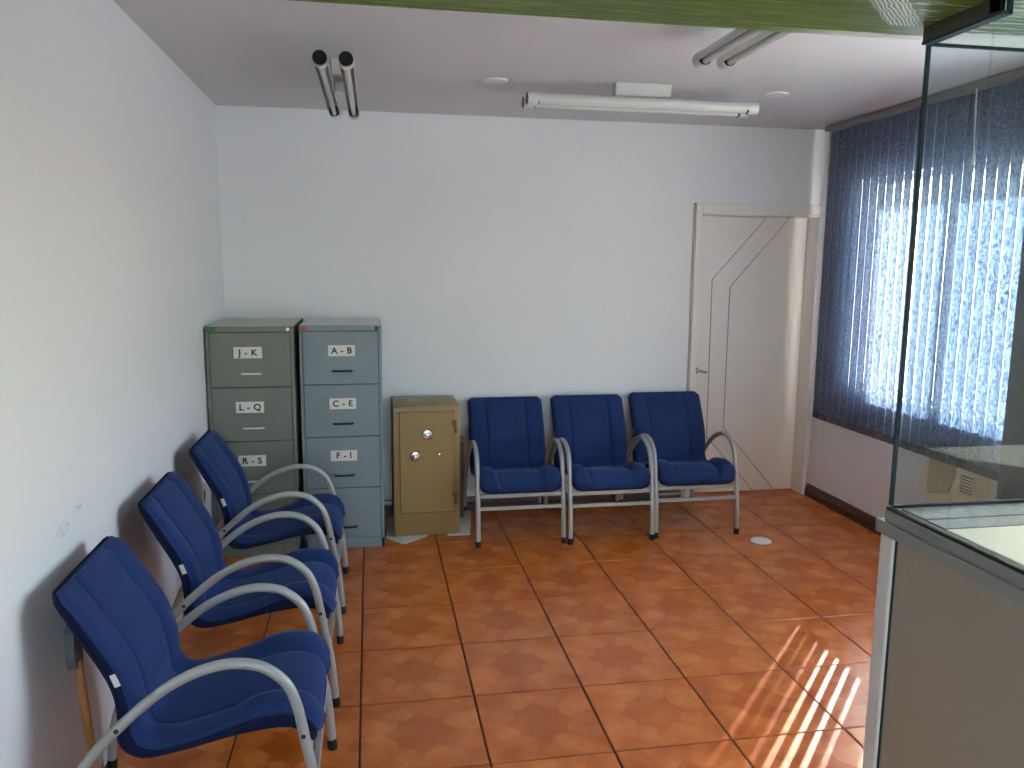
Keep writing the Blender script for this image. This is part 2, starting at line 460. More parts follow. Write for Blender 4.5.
# unseen front side behind the camera; its opening is added to let daylight in
struct('wall_front', boxes((0, 0.6, YF, YF+T, 0, H), (1.7, W, YF, YF+T, 0, H), (0.6, 1.7, YF, YF+T, 2.15, H)), M_wall, label='unseen front wall with a wide opening added for light')
bm = bmesh.new(); box(bm, 0, W, -3.735, -3.447, 2.166, H, 0.004)
struct('ceiling_beam', bm, M_beam, label='glossy green painted beam over the opening')
# baseboards
bm = bmesh.new(); prism(bm, [(W-0.022, 0), (W-0.022, 0.045), (W-0.016, 0.06), (W-0.010, 0.085), (W, 0.09), (W, 0)], -1.98, -0.02, 'XZ')
struct('baseboard_right', bm, M_base, label='dark brown baseboard under the window')
bm = bmesh.new(); prism(bm, [(-0.022, 0), (-0.022, 0.045), (-0.016, 0.06), (-0.010, 0.085), (0, 0.09), (0, 0)], 0.95, 3.03, 'YZ')
struct('baseboard_back', bm, M_base, label='dark brown baseboard behind the chairs')
# corner conduit beside the door
bm = bmesh.new(); box(bm, 3.978, 3.998, -0.024, -0.004, 0.09, 2.50, 0.002); box(bm, 3.972, 3.998, -0.030, -0.004, 0.70, 0.80, 0.002)
struct('trim_1', bm, M_white, label='thin white cable conduit in the corner by the door')

# door: frame, leaf with routed lines, handle
dr = thing('door_1', None, None); dr['kind'] = 'structure'; dr['label'] = 'white flush door with two angular grooved lines'
bm = bmesh.new()
box(bm, 3.058, 3.102, -0.018, 0.0, 0, 2.062, 0.003); box(bm, 3.094, 3.104, -0.010, ddep, 0, 2.0, 0.002)
box(bm, 3.102, 3.966, -0.018, 0.0, 1.993, 2.062, 0.003); box(bm, 3.104, 3.962, -0.010, ddep, 1.985, 1.995, 0.002)
box(bm, 3.966, 3.990, -0.018, 0.0, 0, 2.062, 0.003); box(bm, 3.962, 3.968, -0.010, ddep, 0, 2.0, 0.002)
obj('door_frame', bm, M_white, dr)
bm = bmesh.new(); box(bm, 3.044, 3.054, -0.012, 0.0, 0, 2.064, 0.002)
obj('door_architrave', bm, M_arch, dr)
def inset_line(bm, pts, w, y0, y1):
    # a routed line: thin mitred strip following the polyline in the x-z plane
    P = [Vector((p[0], p[1])) for p in pts]; L, R = [], []
    for i, p in enumerate(P):
        d1 = (p-P[i-1]).normalized() if i > 0 else (P[1]-P[0]).normalized()
        d2 = (P[i+1]-p).normalized() if i < len(P)-1 else d1
        n1 = Vector((-d1.y, d1.x)); n2 = Vector((-d2.y, d2.x)); n = (n1+n2).normalized(); k = w/2/max(0.3, n.dot(n1))
        L.append(p+n*k); R.append(p-n*k)
    for i in range(len(P)-1):
        prism(bm, [L[i], L[i+1], R[i+1], R[i]], y0, y1, 'XZ')
g1 = [(3.652, 1.988), (3.261, 1.551), (3.272, 0.421), (3.655, 0.004)]
g2 = [(3.826, 1.988), (3.397, 1.499), (3.399, 0.483), (3.822, 0.004)]
def side_poly(a, b):  # panel between two routed lines (leaf faces are proud by 6 mm, the lines are the gaps)
    return a + b[::-1]
w2 = 0.0035
def shift(l, d): return [(x+d, z) for x, z in l]
lx0, lx1, lz0, lz1 = 3.106, 3.961, 0.006, 1.988
leaf = obj('door_leaf', boxes((lx0, lx1, ddep+0.006, ddep+0.045, lz0, lz1)), M_groove, dr)
bm = bmesh.new(); prism(bm, [(lx0, lz1)] + shift(g1, -w2) + [(lx0, lz0)], ddep, ddep+0.007, 'XZ'); obj('door_panel', bm, M_door, leaf)
bm = bmesh.new(); prism(bm, shift(g1, w2) + shift(g2, -w2)[::-1], ddep, ddep+0.007, 'XZ'); obj('door_panel', bm, M_door, leaf)
bm = bmesh.new(); prism(bm, shift(g2, w2) + [(lx1, lz0), (lx1, lz1)], ddep, ddep+0.007, 'XZ'); obj('door_panel', bm, M_door, leaf)
bm = bmesh.new()
box(bm, 3.163, 3.181, ddep-0.006, ddep, 0.885, 0.93, 0.002)
tube(bm, [(3.172, ddep, 0.907), (3.172, ddep-0.045, 0.907)], 0.008, 10)
tube(bm, catmull([(3.166, ddep-0.045, 0.908), (3.195, ddep-0.046, 0.905), (3.228, ddep-0.044, 0.897)], 4), 0.0085, 10)
obj('door_handle', bm, M_chrome, dr, 40)

# window: frame, sashes, panes
wi = thing('window_1', None, None); wi['kind'] = 'structure'; wi['label'] = 'sliding window behind the vertical blind'
fx0, fx1 = W+0.08, W+0.18
bm = bmesh.new()
box(bm, fx0, fx1, wy0, wy0+0.04, wz0, wz1); box(bm, fx0, fx1, wy1-0.04, wy1, wz0, wz1)
box(bm, fx0, fx1, wy0+0.04, wy1-0.04, wz0, wz0+0.03); box(bm, fx0, fx1, wy0+0.04, wy1-0.04, wz1-0.03, wz1)
obj('window_frame', bm, M_white, wi)
ym = -1.125
obj('window_mullion', boxes((fx0+0.03, fx1-0.03, ym-0.025, ym+0.025, wz0+0.03, wz1-0.03)), M_white, wi)
for a, b in ((wy0+0.04, ym-0.025), (ym+0.025, wy1-0.04)):
    obj('window_pane', boxes((W+0.125, W+0.129, a, b, wz0+0.03, wz1-0.03)), M_winglass, wi)
bm = bmesh.new(); box(bm, W-0.012, W+0.08, wy0-0.02, wy1+0.02, wz0-0.02, wz0+0.004, 0.003); obj('window_sill', bm, M_white, wi)

w2n = thing('added_window', None, None); w2n['kind'] = 'structure'; w2n['label'] = 'unseen plain window behind the counter, added for light'
bm = bmesh.new()
for a, b, c_, d in ((vy0, vy0+0.04, vz0, vz1), (vy1-0.04, vy1, vz0, vz1), ((vy0+vy1)/2-0.02, (vy0+vy1)/2+0.02, vz0, vz1), (vy0+0.04, (vy0+vy1)/2-0.02, vz0, vz0+0.04), ((vy0+vy1)/2+0.02, vy1-0.04, vz0, vz0+0.04), (vy0+0.04, (vy0+vy1)/2-0.02, vz1-0.04, vz1), ((vy0+vy1)/2+0.02, vy1-0.04, vz1-0.04, vz1)):
    box(bm, fx0, fx1, a, b, c_, d)
obj('window_frame', bm, M_white, w2n)
for a, b in ((vy0+0.04, (vy0+vy1)/2-0.02), ((vy0+vy1)/2+0.02, vy1-0.04)):
    obj('window_pane', boxes((W+0.125, W+0.129, a, b, vz0+0.04, vz1-0.04)), M_winglass, w2n)

# ground outside the window and the added front opening
struct('ground_outside', boxes((W+T, 30, -40, 30, -0.35, -0.25), (-30, W+T, -40, YF-0.2, -0.30, -0.12)), M_outground, label='pale concrete ground outside')

# ------------------------------------------------------------------ vertical blind
bx = 3.915
vb = thing('vertical_blind', 'grey-blue fabric vertical blind hanging over the sunlit window', 'blind', (bx, -1.0, 2.53))
def slat_mesh():
    bm = bmesh.new(); n = 6; w = 0.0445; z0, z1 = 0.655-2.53, 2.525-2.53
    fr = []
    for k in range(n+1):
        t = -1+2*k/n; fr.append((0.004*(1-t*t), t*w))
    th = 0.0006
    A = [[bm.verts.new((x+s_, y, z)) for (x, y) in fr] for s_ in (-th, th) for z in (z0, z1)]
    def strip(a, b, fl_=False):
        for k in range(n): bm.faces.new((a[k], a[k+1], b[k+1], b[k]))
    strip(A[0], A[1]); strip(A[3], A[2]); strip(A[0], A[2]); strip(A[1], A[3])
    for k in (0, n): bm.faces.new((A[0][k], A[1][k], A[3][k], A[2][k]))
    return bm
def hem_mesh():
    bm = bmesh.new(); box(bm, -0.0025, 0.0055, -0.0445, 0.0445, 0.610-2.53, 0.657-2.53, 0.001); return bm
s0 = obj('slat', slat_mesh(), M_slat, vb, 60); h0 = obj('weight_pocket', hem_mesh(), M_hem, s0)
angs = [5.6, 6.8, 6.0, 6.9, 6.4, 7.0, 6.4, 7.3, 7.5, 6.3, 8.4, 10.4, 10.4, 9.2, 6.3, 6.6, 8, 8.3, 6.6, 6.8, 7.8, 6.4]
ns = 22; pitch = 0.0785
for i in range(ns):
    if i == 0: o = s0
    else:
        o = s0.copy(); COL.objects.link(o); o.parent = vb
        h = h0.copy(); COL.objects.link(h); h.parent = o
    o.location = (0.0, -0.205 - i*pitch + 1.0, 0)
    o.rotation_euler = (0, 0, -math.radians(angs[i]))
bm = bmesh.new(); box(bm, 3.885-bx, 3.945-bx, -1.94+1.0, -0.155+1.0, 0.001, 0.030, 0.003)
obj('head_rail', bm, M_alu, vb)
bm = bmesh.new(); box(bm, 3.876-bx, 3.884-bx, -1.94+1.0, -0.150+1.0, 0.004, 0.034, 0.002)
obj('valance', bm, M_lam_grey, vb)
bm = bmesh.new(); tube(bm, [(3.868-bx, -0.525, 0.0), (3.868-bx, -0.545, -0.32)], 0.004, 8); tube(bm, [(3.868-bx, -0.545, -0.32), (3.868-bx, -0.547, -0.37)], 0.007, 8)
obj('tilt_wand', bm, M_tagw, vb, 40)

# air conditioner set in the wall below the window
ac = thing('air_conditioner', 'ivory window air conditioner in the wall below the blind, behind the glass', 'air conditioner', (W, -1.54, 0.50))
ax, ay0, ay1, az0, az1 = 3.962, -1.81, -1.262, 0.365, 0.80
bm = bmesh.new()
prism(bm, [(ay0, az0), (ay1-0.05, az0), (ay1-0.015, az0+0.012), (ay1, az0+0.05), (ay1, az1), (ay0, az1)], W+0.15, ax, 'YZ')
a_body = obj('body', bm, M_ac, ac); a_body.location = (-W, 1.54, -0.50)
bm = bmesh.new()
gy0, gy1, gz0, gz1 = -1.515, -1.305, 0.395, 0.79
prism(bm, [(gy0+0.045, gz0+0.035), (gy1-0.01, gz0), (gy1, gz0+0.02), (gy1, gz1), (gy0, gz1), (gy0, gz0+0.15)], ax+0.001, ax-0.003, 'YZ')
gb = obj('grille_backing', bm, M_acmesh, ac); gb.location = (-W, 1.54, -0.50)
bm = bmesh.new()
def clipline(p, d):
    # keep the lattice inside the grille outline
    ts = []
    x, z = p
    pts = []
    for k in range(0, 121):
        q = (x+d[0]*k*0.006, z+d[1]*k*0.006)
        if gy0 < q[0] < gy1 and gz0+0.004 < q[1] < gz1 and (q[1]-gz0) > 0.15-(q[0]-gy0)*2.6 and (q[1]-gz0) > 0.035*(1-(q[0]-gy0)/(gy1-gy0)):
            pts.append(q)
    return (pts[0], pts[-1]) if len(pts) > 2 else None
for sgn in (1, -1):
    for k in range(-40, 60):
        st = (gy0 + k*0.019, gz0) if sgn > 0 else (gy1 - k*0.019, gz0)
        c_ = clipline(st, (0.707*sgn, 0.707))
        if c_:
            tube(bm, [(ax-0.004, c_[0][0], c_[0][1]), (ax-0.004, c_[1][0], c_[1][1])], 0.0022, 4)
gl_ = obj('grille', bm, M_ac, ac); gl_.location = (-W, 1.54, -0.50)
vent = obj('air_outlet', boxes((ax-0.002, ax+0.001, -1.655, -1.562, 0.475, 0.565)), M_acdark, ac); vent.location = (-W, 1.54, -0.50)
lv0 = None
for k in range(5):
    bm = bmesh.new(); prism(bm, [(ax-0.010, 0.481+k*0.0165), (ax-0.002, 0.487+k*0.0165), (ax-0.002, 0.490+k*0.0165), (ax-0.010, 0.484+k*0.0165)], -1.654, -1.563, 'XZ')
    obj('louver', bm, M_ac, vent)
bm = bmesh.new()
box(bm, ax-0.010, ax, -1.662, -1.655, 0.467, 0.572); box(bm, ax-0.010, ax, -1.562, -1.555, 0.467, 0.572); box(bm, ax-0.010, ax, -1.662, -1.555, 0.467, 0.474); box(bm, ax-0.010, ax, -1.662, -1.555, 0.566, 0.573)
q = obj('outlet_rim', bm, M_ac, ac); q.location = (-W, 1.54, -0.50)
bm = bmesh.new(); box(bm, ax-0.006, ax, -1.76, -1.68, 0.40, 0.62, 0.003); q = obj('control_cover', bm, M_cream, ac); q.location = (-W, 1.54, -0.50)
bm = bmesh.new(); box(bm, ax-0.004, ax, -1.806, -1.775, 0.37, 0.62, 0.002)
q = obj('side_gill', bm, M_disc, ac); q.location = (-W, 1.54, -0.50)

# ------------------------------------------------------------------ filing cabinets
def cabinet(x0, x1, yf, label, paint, paint_top_lit, handle_mat, letters, tape, name='filing_cabinet'):
    cx = (x0+x1)/2
    t = thing(name, label, 'filing cabinet', (cx, yf, 0), 0, 'four-drawer filing cabinets in the corner')
    w = (x1-x0)/2; D = -yf-0.012; HT = 1.30
    bm = bmesh.new()
    box(bm, -w+0.001, w-0.001, 0.012, D, 0.012, HT-0.02)                       # carcass behind the drawer fronts
    box(bm, -w, -w+0.017, 0, D, 0.0, HT-0.028, 0.0015); box(bm, w-0.017, w, 0, D, 0.0, HT-0.028, 0.0015)
    box(bm, -w, w, 0, 0.02, 0.0, 0.062, 0.0015)
    obj('carcass', bm, paint, t)
    obj('shadow_gap', boxes((-w+0.015, w-0.015, 0.0085, 0.0125, 0.05, HT-0.03)), M_cabdark, t)
    bm = bmesh.new(); box(bm, -w-0.001, w+0.001, -0.004, D, HT-0.030, HT, 0.003); obj('top', bm, paint, t)
    bm = bmesh.new(); box(bm, -w+0.002, w-0.002, -0.001, D-0.003, HT-0.001, HT+0.0012, 0.0008); obj('lit_top_sheet', bm, paint_top_lit, t)  # added thin plate, paler than the sides to carry the light on top
    for i in range(4):
        zt = 1.266-0.3015*i; zb = zt-0.2975
        bm = bmesh.new(); box(bm, -w+0.020, w-0.020, -0.001, 0.011, zb, zt, 0.0022, seg=2)
        d = obj('drawer', bm, paint, t)
        zh = zt-0.222 if i < 3 else zt-0.228
        bm = bmesh.new()
        hx = 0.005 if i < 3 else 0.015
        tube(bm, catmull([(hx-0.053, 0.0, zh), (hx-0.051, -0.020, zh), (hx-0.044, -0.026, zh+0.001), (hx, -0.028, zh+0.001), (hx+0.044, -0.026, zh+0.001), (hx+0.051, -0.020, zh), (hx+0.053, 0.0, zh)], 4), 0.0058, 8)
        obj('handle', bm, handle_mat, d, 60)
        if i < len(letters):
            lc = -0.012 if x0 < 0.3 else 0.004
            zc = zt-0.108
            bm = bmesh.new(); box(bm, lc-0.074, lc+0.074, -0.0022, -0.0008, zc-0.031, zc+0.031)
            obj('label_card', bm, M_paper, d)
            lettering('lettering', letters[i], 0.049, (lc, -0.0026, zc-0.001), (PI/2, 0, 0), M_ink, d, 0.0013, 1.0)['kind'] = 'stuff'
    bm = bmesh.new(); lathe(bm, [(0.011, 0.0), (0.011, -0.006), (0.009, -0.009), (0.004, -0.009), (0.003, -0.0075)], 16, (w-0.028, -0.004, HT-0.016), 'Y')
    obj('lock', bm, M_chrome if handle_mat is M_handle else M_black, t, 40)
    bm = bmesh.new()
    if tape is M_greentape: box(bm, -w+0.003, -w+0.058, -0.0052, -0.0038, HT-0.027, HT-0.002)
    else: box(bm, -w+0.006, -w+0.044, -0.0052, -0.0038, HT-0.026, HT-0.003)
    obj('tape_tag', bm, tape, t)['label'] = 'green tape tag' if tape is M_greentape else 'orange tape tag'
    return t
cabinet(0.010, 0.470, -0.695, 'olive grey four-drawer filing cabinet with chrome handles, cards J - K to R - S', M_cabg, M_cabgt, M_handle, ['J - K', 'L - Q', 'R - S'], M_greentape)
cabinet(0.495, 0.947, -0.640, 'blue grey four-drawer filing cabinet with black handles, cards A - B to F - I', M_cabb, M_cabbt, M_black, ['A - B', 'C - E', 'F - I'], M_orangetape)

# ------------------------------------------------------------------ safe
sf = thing('safe', 'ochre steel safe with two chrome dials beside the blue grey cabinet', 'safe', (1.208, -0.49, 0.004))
bm = bmesh.new(); box(bm, -0.200, 0.200, 0.0, 0.40, 0.0, 0.798, 0.006, seg=2)
obj('body', bm, M_safe, sf, 30)
obj('door_seam', boxes((-0.163, 0.165, -0.0012, 0.002, 0.142, 0.768)), M_safedark, sf)
bm = bmesh.new(); box(bm, -0.1605, 0.1625, -0.006, 0.002, 0.1455, 0.7655, 0.0015)
sd = obj('door', bm, M_safe, sf)
def dial(x, z, r):
    bm = bmesh.new(); lathe(bm, [(r, 0.0), (r, -0.008), (r*0.92, -0.013), (r*0.72, -0.014), (r*0.66, -0.011), (r*0.5, -0.012), (r*0.46, -0.030), (r*0.40, -0.036), (r*0.1, -0.037)], 28, (x, -0.006, z), 'Y')
    d = obj('dial', bm, M_chrome, sd, 35)
    bm = bmesh.new(); lathe(bm, [(r*1.12, 0.0), (r*1.12, -0.002), (r*1.0, -0.0025)], 28, (x, -0.006, z), 'Y'); obj('dial_ring', bm, M_alu_dark, d, 35)
dial(0.004, 0.628, 0.030); dial(-0.068, 0.498, 0.029)
bm = bmesh.new(); lathe(bm, [(0.011, 0.0), (0.011, -0.006), (0.008, -0.018), (0.010, -0.024), (0.006, -0.030), (0.001, -0.031)], 16, (0.073, -0.006, 0.510), 'Y')
obj('key_knob', bm, M_chrome, sd, 40)
for z in (0.672, 0.232):
    bm = bmesh.new(); tube(bm, [(0.173, -0.008, z-0.038), (0.173, -0.008, z+0.002)], 0.0115, 12); tube(bm, [(0.173, -0.008, z+0.004), (0.173, -0.008, z+0.036)], 0.0100, 12); box(bm, 0.150, 0.176, -0.009, -0.004, z+0.005, z+0.04, 0.001)
    obj('hinge', bm, M_hinge, sf, 40)
bm = bmesh.new(); box(bm, -0.192, -0.118, -0.0015, 0.0, 0.772, 0.786); obj('sticker', bm, M_lam_grey, sf)['label'] = 'small grey sticker'
# sheets under the safe
def sheet(poly, z, name, label):
    bm = bmesh.new(); prism(bm, poly, z, z+0.0025, 'XY'); return tag(obj(name, bm, M_paper), label, 'paper')
sheet([(0.957, -0.50), (1.050, -0.617), (1.075, -0.612), (1.21, -0.50), (1.30, -0.12), (0.98, -0.10)], 0.0005, 'paper_sheet', 'crumpled white paper sheet poking out under the left of the safe')
sheet([(1.33, -0.515), (1.465, -0.515), (1.535, -0.03), (1.33, -0.03)], 0.0006, 'floor_board', 'flat white board on the floor between the safe and the chairs')
# narrow dark box behind the safe
tb = thing('slim_box', 'narrow dark olive metal box standing between the safe and first chair', 'box', (1.446, -0.10, 0.004))
bm = bmesh.new(); box(bm, -0.0205, 0.0205, -0.075, 0.075, 0.0, 0.51, 0.003); obj('body', bm, mat_simple('dark_olive_metal', (66, 60, 46), 0.5), tb)
bm = bmesh.new(); box(bm, -0.022, 0.022, -0.078, 0.078, 0.505, 0.523, 0.003); obj('lid', bm, M_safe, tb)

# ------------------------------------------------------------------ waiting room chairs
R_pts = [(0.072, 0.800), (0.122, 0.700), (0.180, 0.590), (0.206, 0.520), (0.212, 0.450), (0.206, 0.405), (0.222, 0.362), (0.270, 0.337), (0.367, 0.350), (0.520, 0.382), (0.640, 0.390), (0.698, 0.362), (0.712, 0.326)]
F_pts = [(0.104, 0.806), (0.164, 0.706), (0.224, 0.600), (0.250, 0.520), (0.259, 0.456), (0.264, 0.410), (0.286, 0.376), (0.338, 0.368), (0.420, 0.384), (0.530, 0.414), (0.630, 0.430), (0.702, 0.410), (0.735, 0.358)]
SUB = 5
RC = [Vector((p.x, p.y)) for p in catmull([(a, b, 0) for a, b in R_pts], SUB)]
FC = [Vector((p.x, p.y)) for p in catmull([(a, b, 0) for a, b in F_pts], SUB)]
NU = len(FC)
arc = [0.0]
for i in range(1, NU): arc.append(arc[-1] + ((FC[i]-FC[i-1]).length + (RC[i]-RC[i-1]).length)/2)
HW = 0.2365; SEAM = 0.134
def halfwidth(i):
    s, e = arc[i], arc[-1]-arc[i]
    r1, r2_ = 0.022, 0.045
    w = HW
    if s < r1: w = HW - r1 + math.sqrt(max(0, r1*r1-(r1-s)**2))
    if e < r2_: w = min(w, HW - r2_ + math.sqrt(max(0, r2_*r2_-(r2_-e)**2)))
    return w
vfr = [-1, -0.99, -0.965, -0.93, -0.86, -0.78, -0.70, -0.63, -0.585, -0.565, -0.55, -0.535, -0.515, -0.46, -0.36, -0.24, -0.12, 0]
vfr = vfr + [-v for v in vfr[-2::-1]]
def sst(a, b, x):
    t = min(1, max(0, (x-a)/(b-a))); return t*t*(3-2*t)
def smooth_bump(v):
    t = (abs(v)-0.55)/0.45
    if t <= 0: return 0
    return sst(0, 0.4, t)*(1-0.45*max(0, t-0.4)**1.4/0.6**1.4)
def cushion_point(i, vf, top):
    w = halfwidth(i); v = vf*w
    F, R = FC[i], RC[i]; d = (F-R); n = d.normalized()
    if not top:
        p = R
        de = (1-abs(vf))*w
        if de < 0.012: p = R + d*0.10*(1-de/0.012)
        return Vector((p.x, v, p.y))
    s = arc[i]; e = arc[-1]-s
    sb = 0.012*sst(0.0, 0.06, s) + 0.024*sst(0.40, 0.62, s)*1.0 - 0.016*sst(0, 1, 1-min(1, e/0.07))
    b = sb*smooth_bump(vf)
    seam = -0.007*math.exp(-((abs(vf)-0.55)/0.022)**2)
    crown = 0.006*max(0, 1-(vf/0.5)**2) if abs(vf) < 0.5 else 0
    wr = 0
    if abs(vf) < 0.55:
        for c_, a_ in ((0.235, 0.003), (0.262, 0.0035), (0.30, 0.003), (0.345, 0.004)):
            wr -= a_*math.exp(-((s-c_)/0.006)**2)*(0.5+0.5*math.cos(vf*PI))
    frontline = -0.004*math.exp(-((e-0.035)/0.006)**2) if abs(vf) < 0.55 else 0
    de = min((1-abs(vf))*w, 0.02); k = 1-0.42*(1-math.sqrt(max(0, 1-((0.02-de)/0.02)**2)))
    es = min(s, e, 0.012); k *= 1-0.35*(1-math.sqrt(max(0, 1-((0.012-es)/0.012)**2)))
    p = R + d*k + n*(b+seam+crown+wr+frontline)
    return Vector((p.x, v, p.y))
def cushion_mesh():
    bm = bmesh.new()
    T_ = [[bm.verts.new(cushion_point(i, vf, True)) for vf in vfr] for i in range(NU)]
    B_ = [[bm.verts.new(cushion_point(i, vf, False)) for vf in vfr] for i in range(NU)]
    nv = len(vfr)
    for i in range(NU-1):
        for j in range(nv-1):
            bm.faces.new((T_[i][j], T_[i][j+1], T_[i+1][j+1], T_[i+1][j]))
            f = bm.faces.new((B_[i][j], B_[i+1][j], B_[i+1][j+1], B_[i][j+1])); f.material_index = 1
        for j in (0, nv-1):
            f = bm.faces.new((T_[i][j], T_[i+1][j], B_[i+1][j], B_[i][j])); f.material_index = 1
    for i in (0, NU-1):
        for j in range(nv-1): 
            f = bm.faces.new((T_[i][j], B_[i][j], B_[i][j+1], T_[i][j+1])); f.material_index = 0
    return bm
def rim_path(top, inset=0.0):
    P = []
    for i in range(NU): P.append(cushion_point(i, -1, top))
    for vf in vfr[1:-1:2]: P.append(cushion_point(NU-1, vf, top))
    for i in range(NU-1, -1, -1): P.append(cushion_point(i, 1, top))
    for vf in vfr[-2:0:-2]: P.append(cushion_point(0, vf, top))
    out = [P[0]]
    for p in P[1:]:
        if (p-out[-1]).length > 0.004: out.append(p)
    return out
side_pts = [(0.735, 0.0), (0.722, 0.18), (0.690, 0.37), (0.673, 0.46), (0.645, 0.528), (0.588, 0.577), (0.515, 0.593), (0.438, 0.582), (0.358, 0.548), (0.290, 0.500), (0.217, 0.436), (0.150, 0.365), (0.095, 0.285), (0.052, 0.18), (0.034, 0.08), (0.028, 0.0)]
def make_chair(label, group):
    t = thing('waiting_chair', label, 'chair', (0, 0, 0), 0, group)
    c = obj('seat_cushion', cushion_mesh(), [M_fabric, M_navy], t, 50)
    bm = bmesh.new(); tube(bm, rim_path(True), 0.0048, 7, closed=True); obj('piping', bm, M_fabric, c, 60)
    bm = bmesh.new(); tube(bm, rim_path(False), 0.0055, 7, closed=True); obj('back_piping', bm, M_navy, c, 60)
    # care tag on the right-hand edge of the back
    k = min(range(NU), key=lambda i: abs((FC[i].y+RC[i].y)/2-0.565))
    p = (FC[k]+RC[k])/2; tdir = (FC[k+1]-FC[k-1]).normalized(); nd = Vector((-tdir.y, tdir.x))
    bm = bmesh.new()
    q = [p+tdir*0.018+nd*0.010, p+tdir*0.018-nd*0.010, p-tdir*0.018-nd*0.010, p-tdir*0.018+nd*0.010]
    prism(bm, [(a.x, a.y) for a in q], -HW-0.0025, -HW-0.0005, 'XZ'); obj('care_tag', bm, M_tagw, c)['label'] = 'white care tag'
    for s in (-1, 1):
        y = s*0.2545
        bm = bmesh.new(); tube(bm, [(p_[0], y, p_[1]) for p_ in [(a.x, a.y) for a in catmull([(a, b, 0) for a, b in side_pts], 6)]], 0.0145, 12)
        f = obj('side_frame', bm, M_frame, t, 60)
        for (fx, lean) in ((0.735, -0.003), (0.029, 0.002)):
            bm = bmesh.new(); tube(bm, [(fx, y, 0.0), (fx, y, 0.004), (fx+lean, y, 0.036)], [0.0150, 0.0160, 0.0160], 12); obj('rubber_foot', bm, M_rubber, f, 40)
        for (bx_, bz) in ((0.217, 0.436), (0.689, 0.374)):
            bm = bmesh.new(); tube(bm, [(bx_, y-0.0155, bz), (bx_, y+0.0155, bz)], 0.0065, 10); obj('bolt', bm, M_black, f, 40)
    for (cx, cz, h, d) in ((0.698, 0.306, 0.012, 0.010), (0.714, 0.232, 0.011, 0.010)):
        bm = bmesh.new(); box(bm, cx-d, cx+d, -0.245, 0.245, cz-h, cz+h, 0.003); obj('crossbar', bm, M_frame, t)
    return t
grp_l = 'blue chairs along the left wall'; grp_b = 'blue chairs along the back wall'
c0 = make_chair('blue upholstered armchair nearest the viewer, in front of the leaning wooden pole', grp_l)
c0.location = (0.0, -2.862, 0)
spots = [((0.0, -2.083, 0), 0.0, 'middle blue upholstered armchair of the row along the left wall', grp_l, (1, 1, 1)),
         ((0.0, -1.268, 0), 0.0, 'blue upholstered armchair of the left wall row nearest the filing cabinets', grp_l, (1, 1, 1)),
         ((1.746, -0.002, 0), -PI/2, 'blue upholstered armchair against the back wall beside the ochre safe', grp_b, (1, 1.01, 0.968)),
         ((2.2925, -0.030, 0), -PI/2, 'middle blue upholstered armchair of the row against the back wall', grp_b, (1, 1, 0.978)),
         ((2.8435, -0.004, 0), -PI/2, 'blue upholstered armchair against the back wall beside the white door', grp_b, (1, 1.03, 0.985))]
for loc, rz, lab, g, scl in spots:
    c = copy_tree(c0); c.location = loc; c.rotation_euler = (0, 0, rz); c['label'] = lab; c['group'] = g; c.scale = scl

# ------------------------------------------------------------------ twin fluorescent lamps on the ceiling
def lamp(loc, rz, label):
    t = thing('fluorescent_lamp', label, 'ceiling lamp', loc, rz, 'twin-tube ceiling lamps')
    zc = -0.108
    bm = bmesh.new(); box(bm, -0.15, 0.15, -0.030, 0.030, -0.072, 0.0, 0.004); obj('ballast_box', bm, M_lamp, t)
    bm = bmesh.new(); box(bm, -0.045, 0.045, -0.0225, 0.0225, -0.125, -0.072, 0.003); obj('bracket', bm, M_lamp, t)
    L = 0.61; r = 0.031
    for s in (-1, 1):
        y = s*0.052
        bm = bmesh.new()
        # trough reflector: tube with a slot open towards the floor
        n = 14; a0, a1 = -PI/2+1.15, 1.5*PI-1.15
        rings = []
        for x in (-L, L):
            for rr in (r, r-0.0025):
                rings.append([bm.verts.new((x, y+rr*math.cos(a0+(a1-a0)*k/n), zc+rr*math.sin(a0+(a1-a0)*k/n))) for k in range(n+1)])
        def st(A, B):
            for k in range(n): bm.faces.new((A[k], A[k+1], B[k+1], B[k]))
        st(rings[0], rings[2]); st(rings[1], rings[3]); st(rings[0], rings[1]); st(rings[2], rings[3])
        for k in (0, n): bm.faces.new((rings[0][k], rings[2][k], rings[3][k], rings[1][k]))
        tr = obj('reflector', bm, M_lamp, t, 50)
        for e in (-1, 1):
            bm = bmesh.new(); tube(bm, [(e*(L+0.002), y, zc), (e*(L-0.05), y, zc)], r+0.0015, 20); obj('end_sleeve', bm, M_lamp, tr, 40)
            bm = bmesh.new(); tube(bm, [(e*(L+0.006), y, zc), (e*(L+0.0015), y, zc)], r*0.93, 20); obj('end_cap', bm, M_black, tr, 40)
            bm = bmesh.new(); tube(bm, [(e*(L-0.049), y, zc), (e*(L-0.056), y, zc)], r*0.90, 16); obj('lamp_holder', bm, M_black, tr, 40)
        bm = bmesh.new(); tube(bm, [(-L+0.055, y, zc-0.012), (L-0.055, y, zc-0.012)], 0.013, 14); obj('glass_tube', bm, M_tubeglass, tr, 50)
    return t
l0 = lamp((0.7615, -1.13, H), PI/2-0.008, 'twin-tube fluorescent lamp over the left chairs, black ends towards the viewer')
for loc, rz, lab in (((2.287, -1.080, H), 0.0, 'twin-tube fluorescent lamp lying across the middle of the ceiling'),
                     ((2.262, -2.622, H), PI/2, 'twin-tube fluorescent lamp partly hidden by the green beam')):
    c = copy_tree(l0); c.location = loc; c.rotation_euler = (0, 0, rz); c['label'] = lab
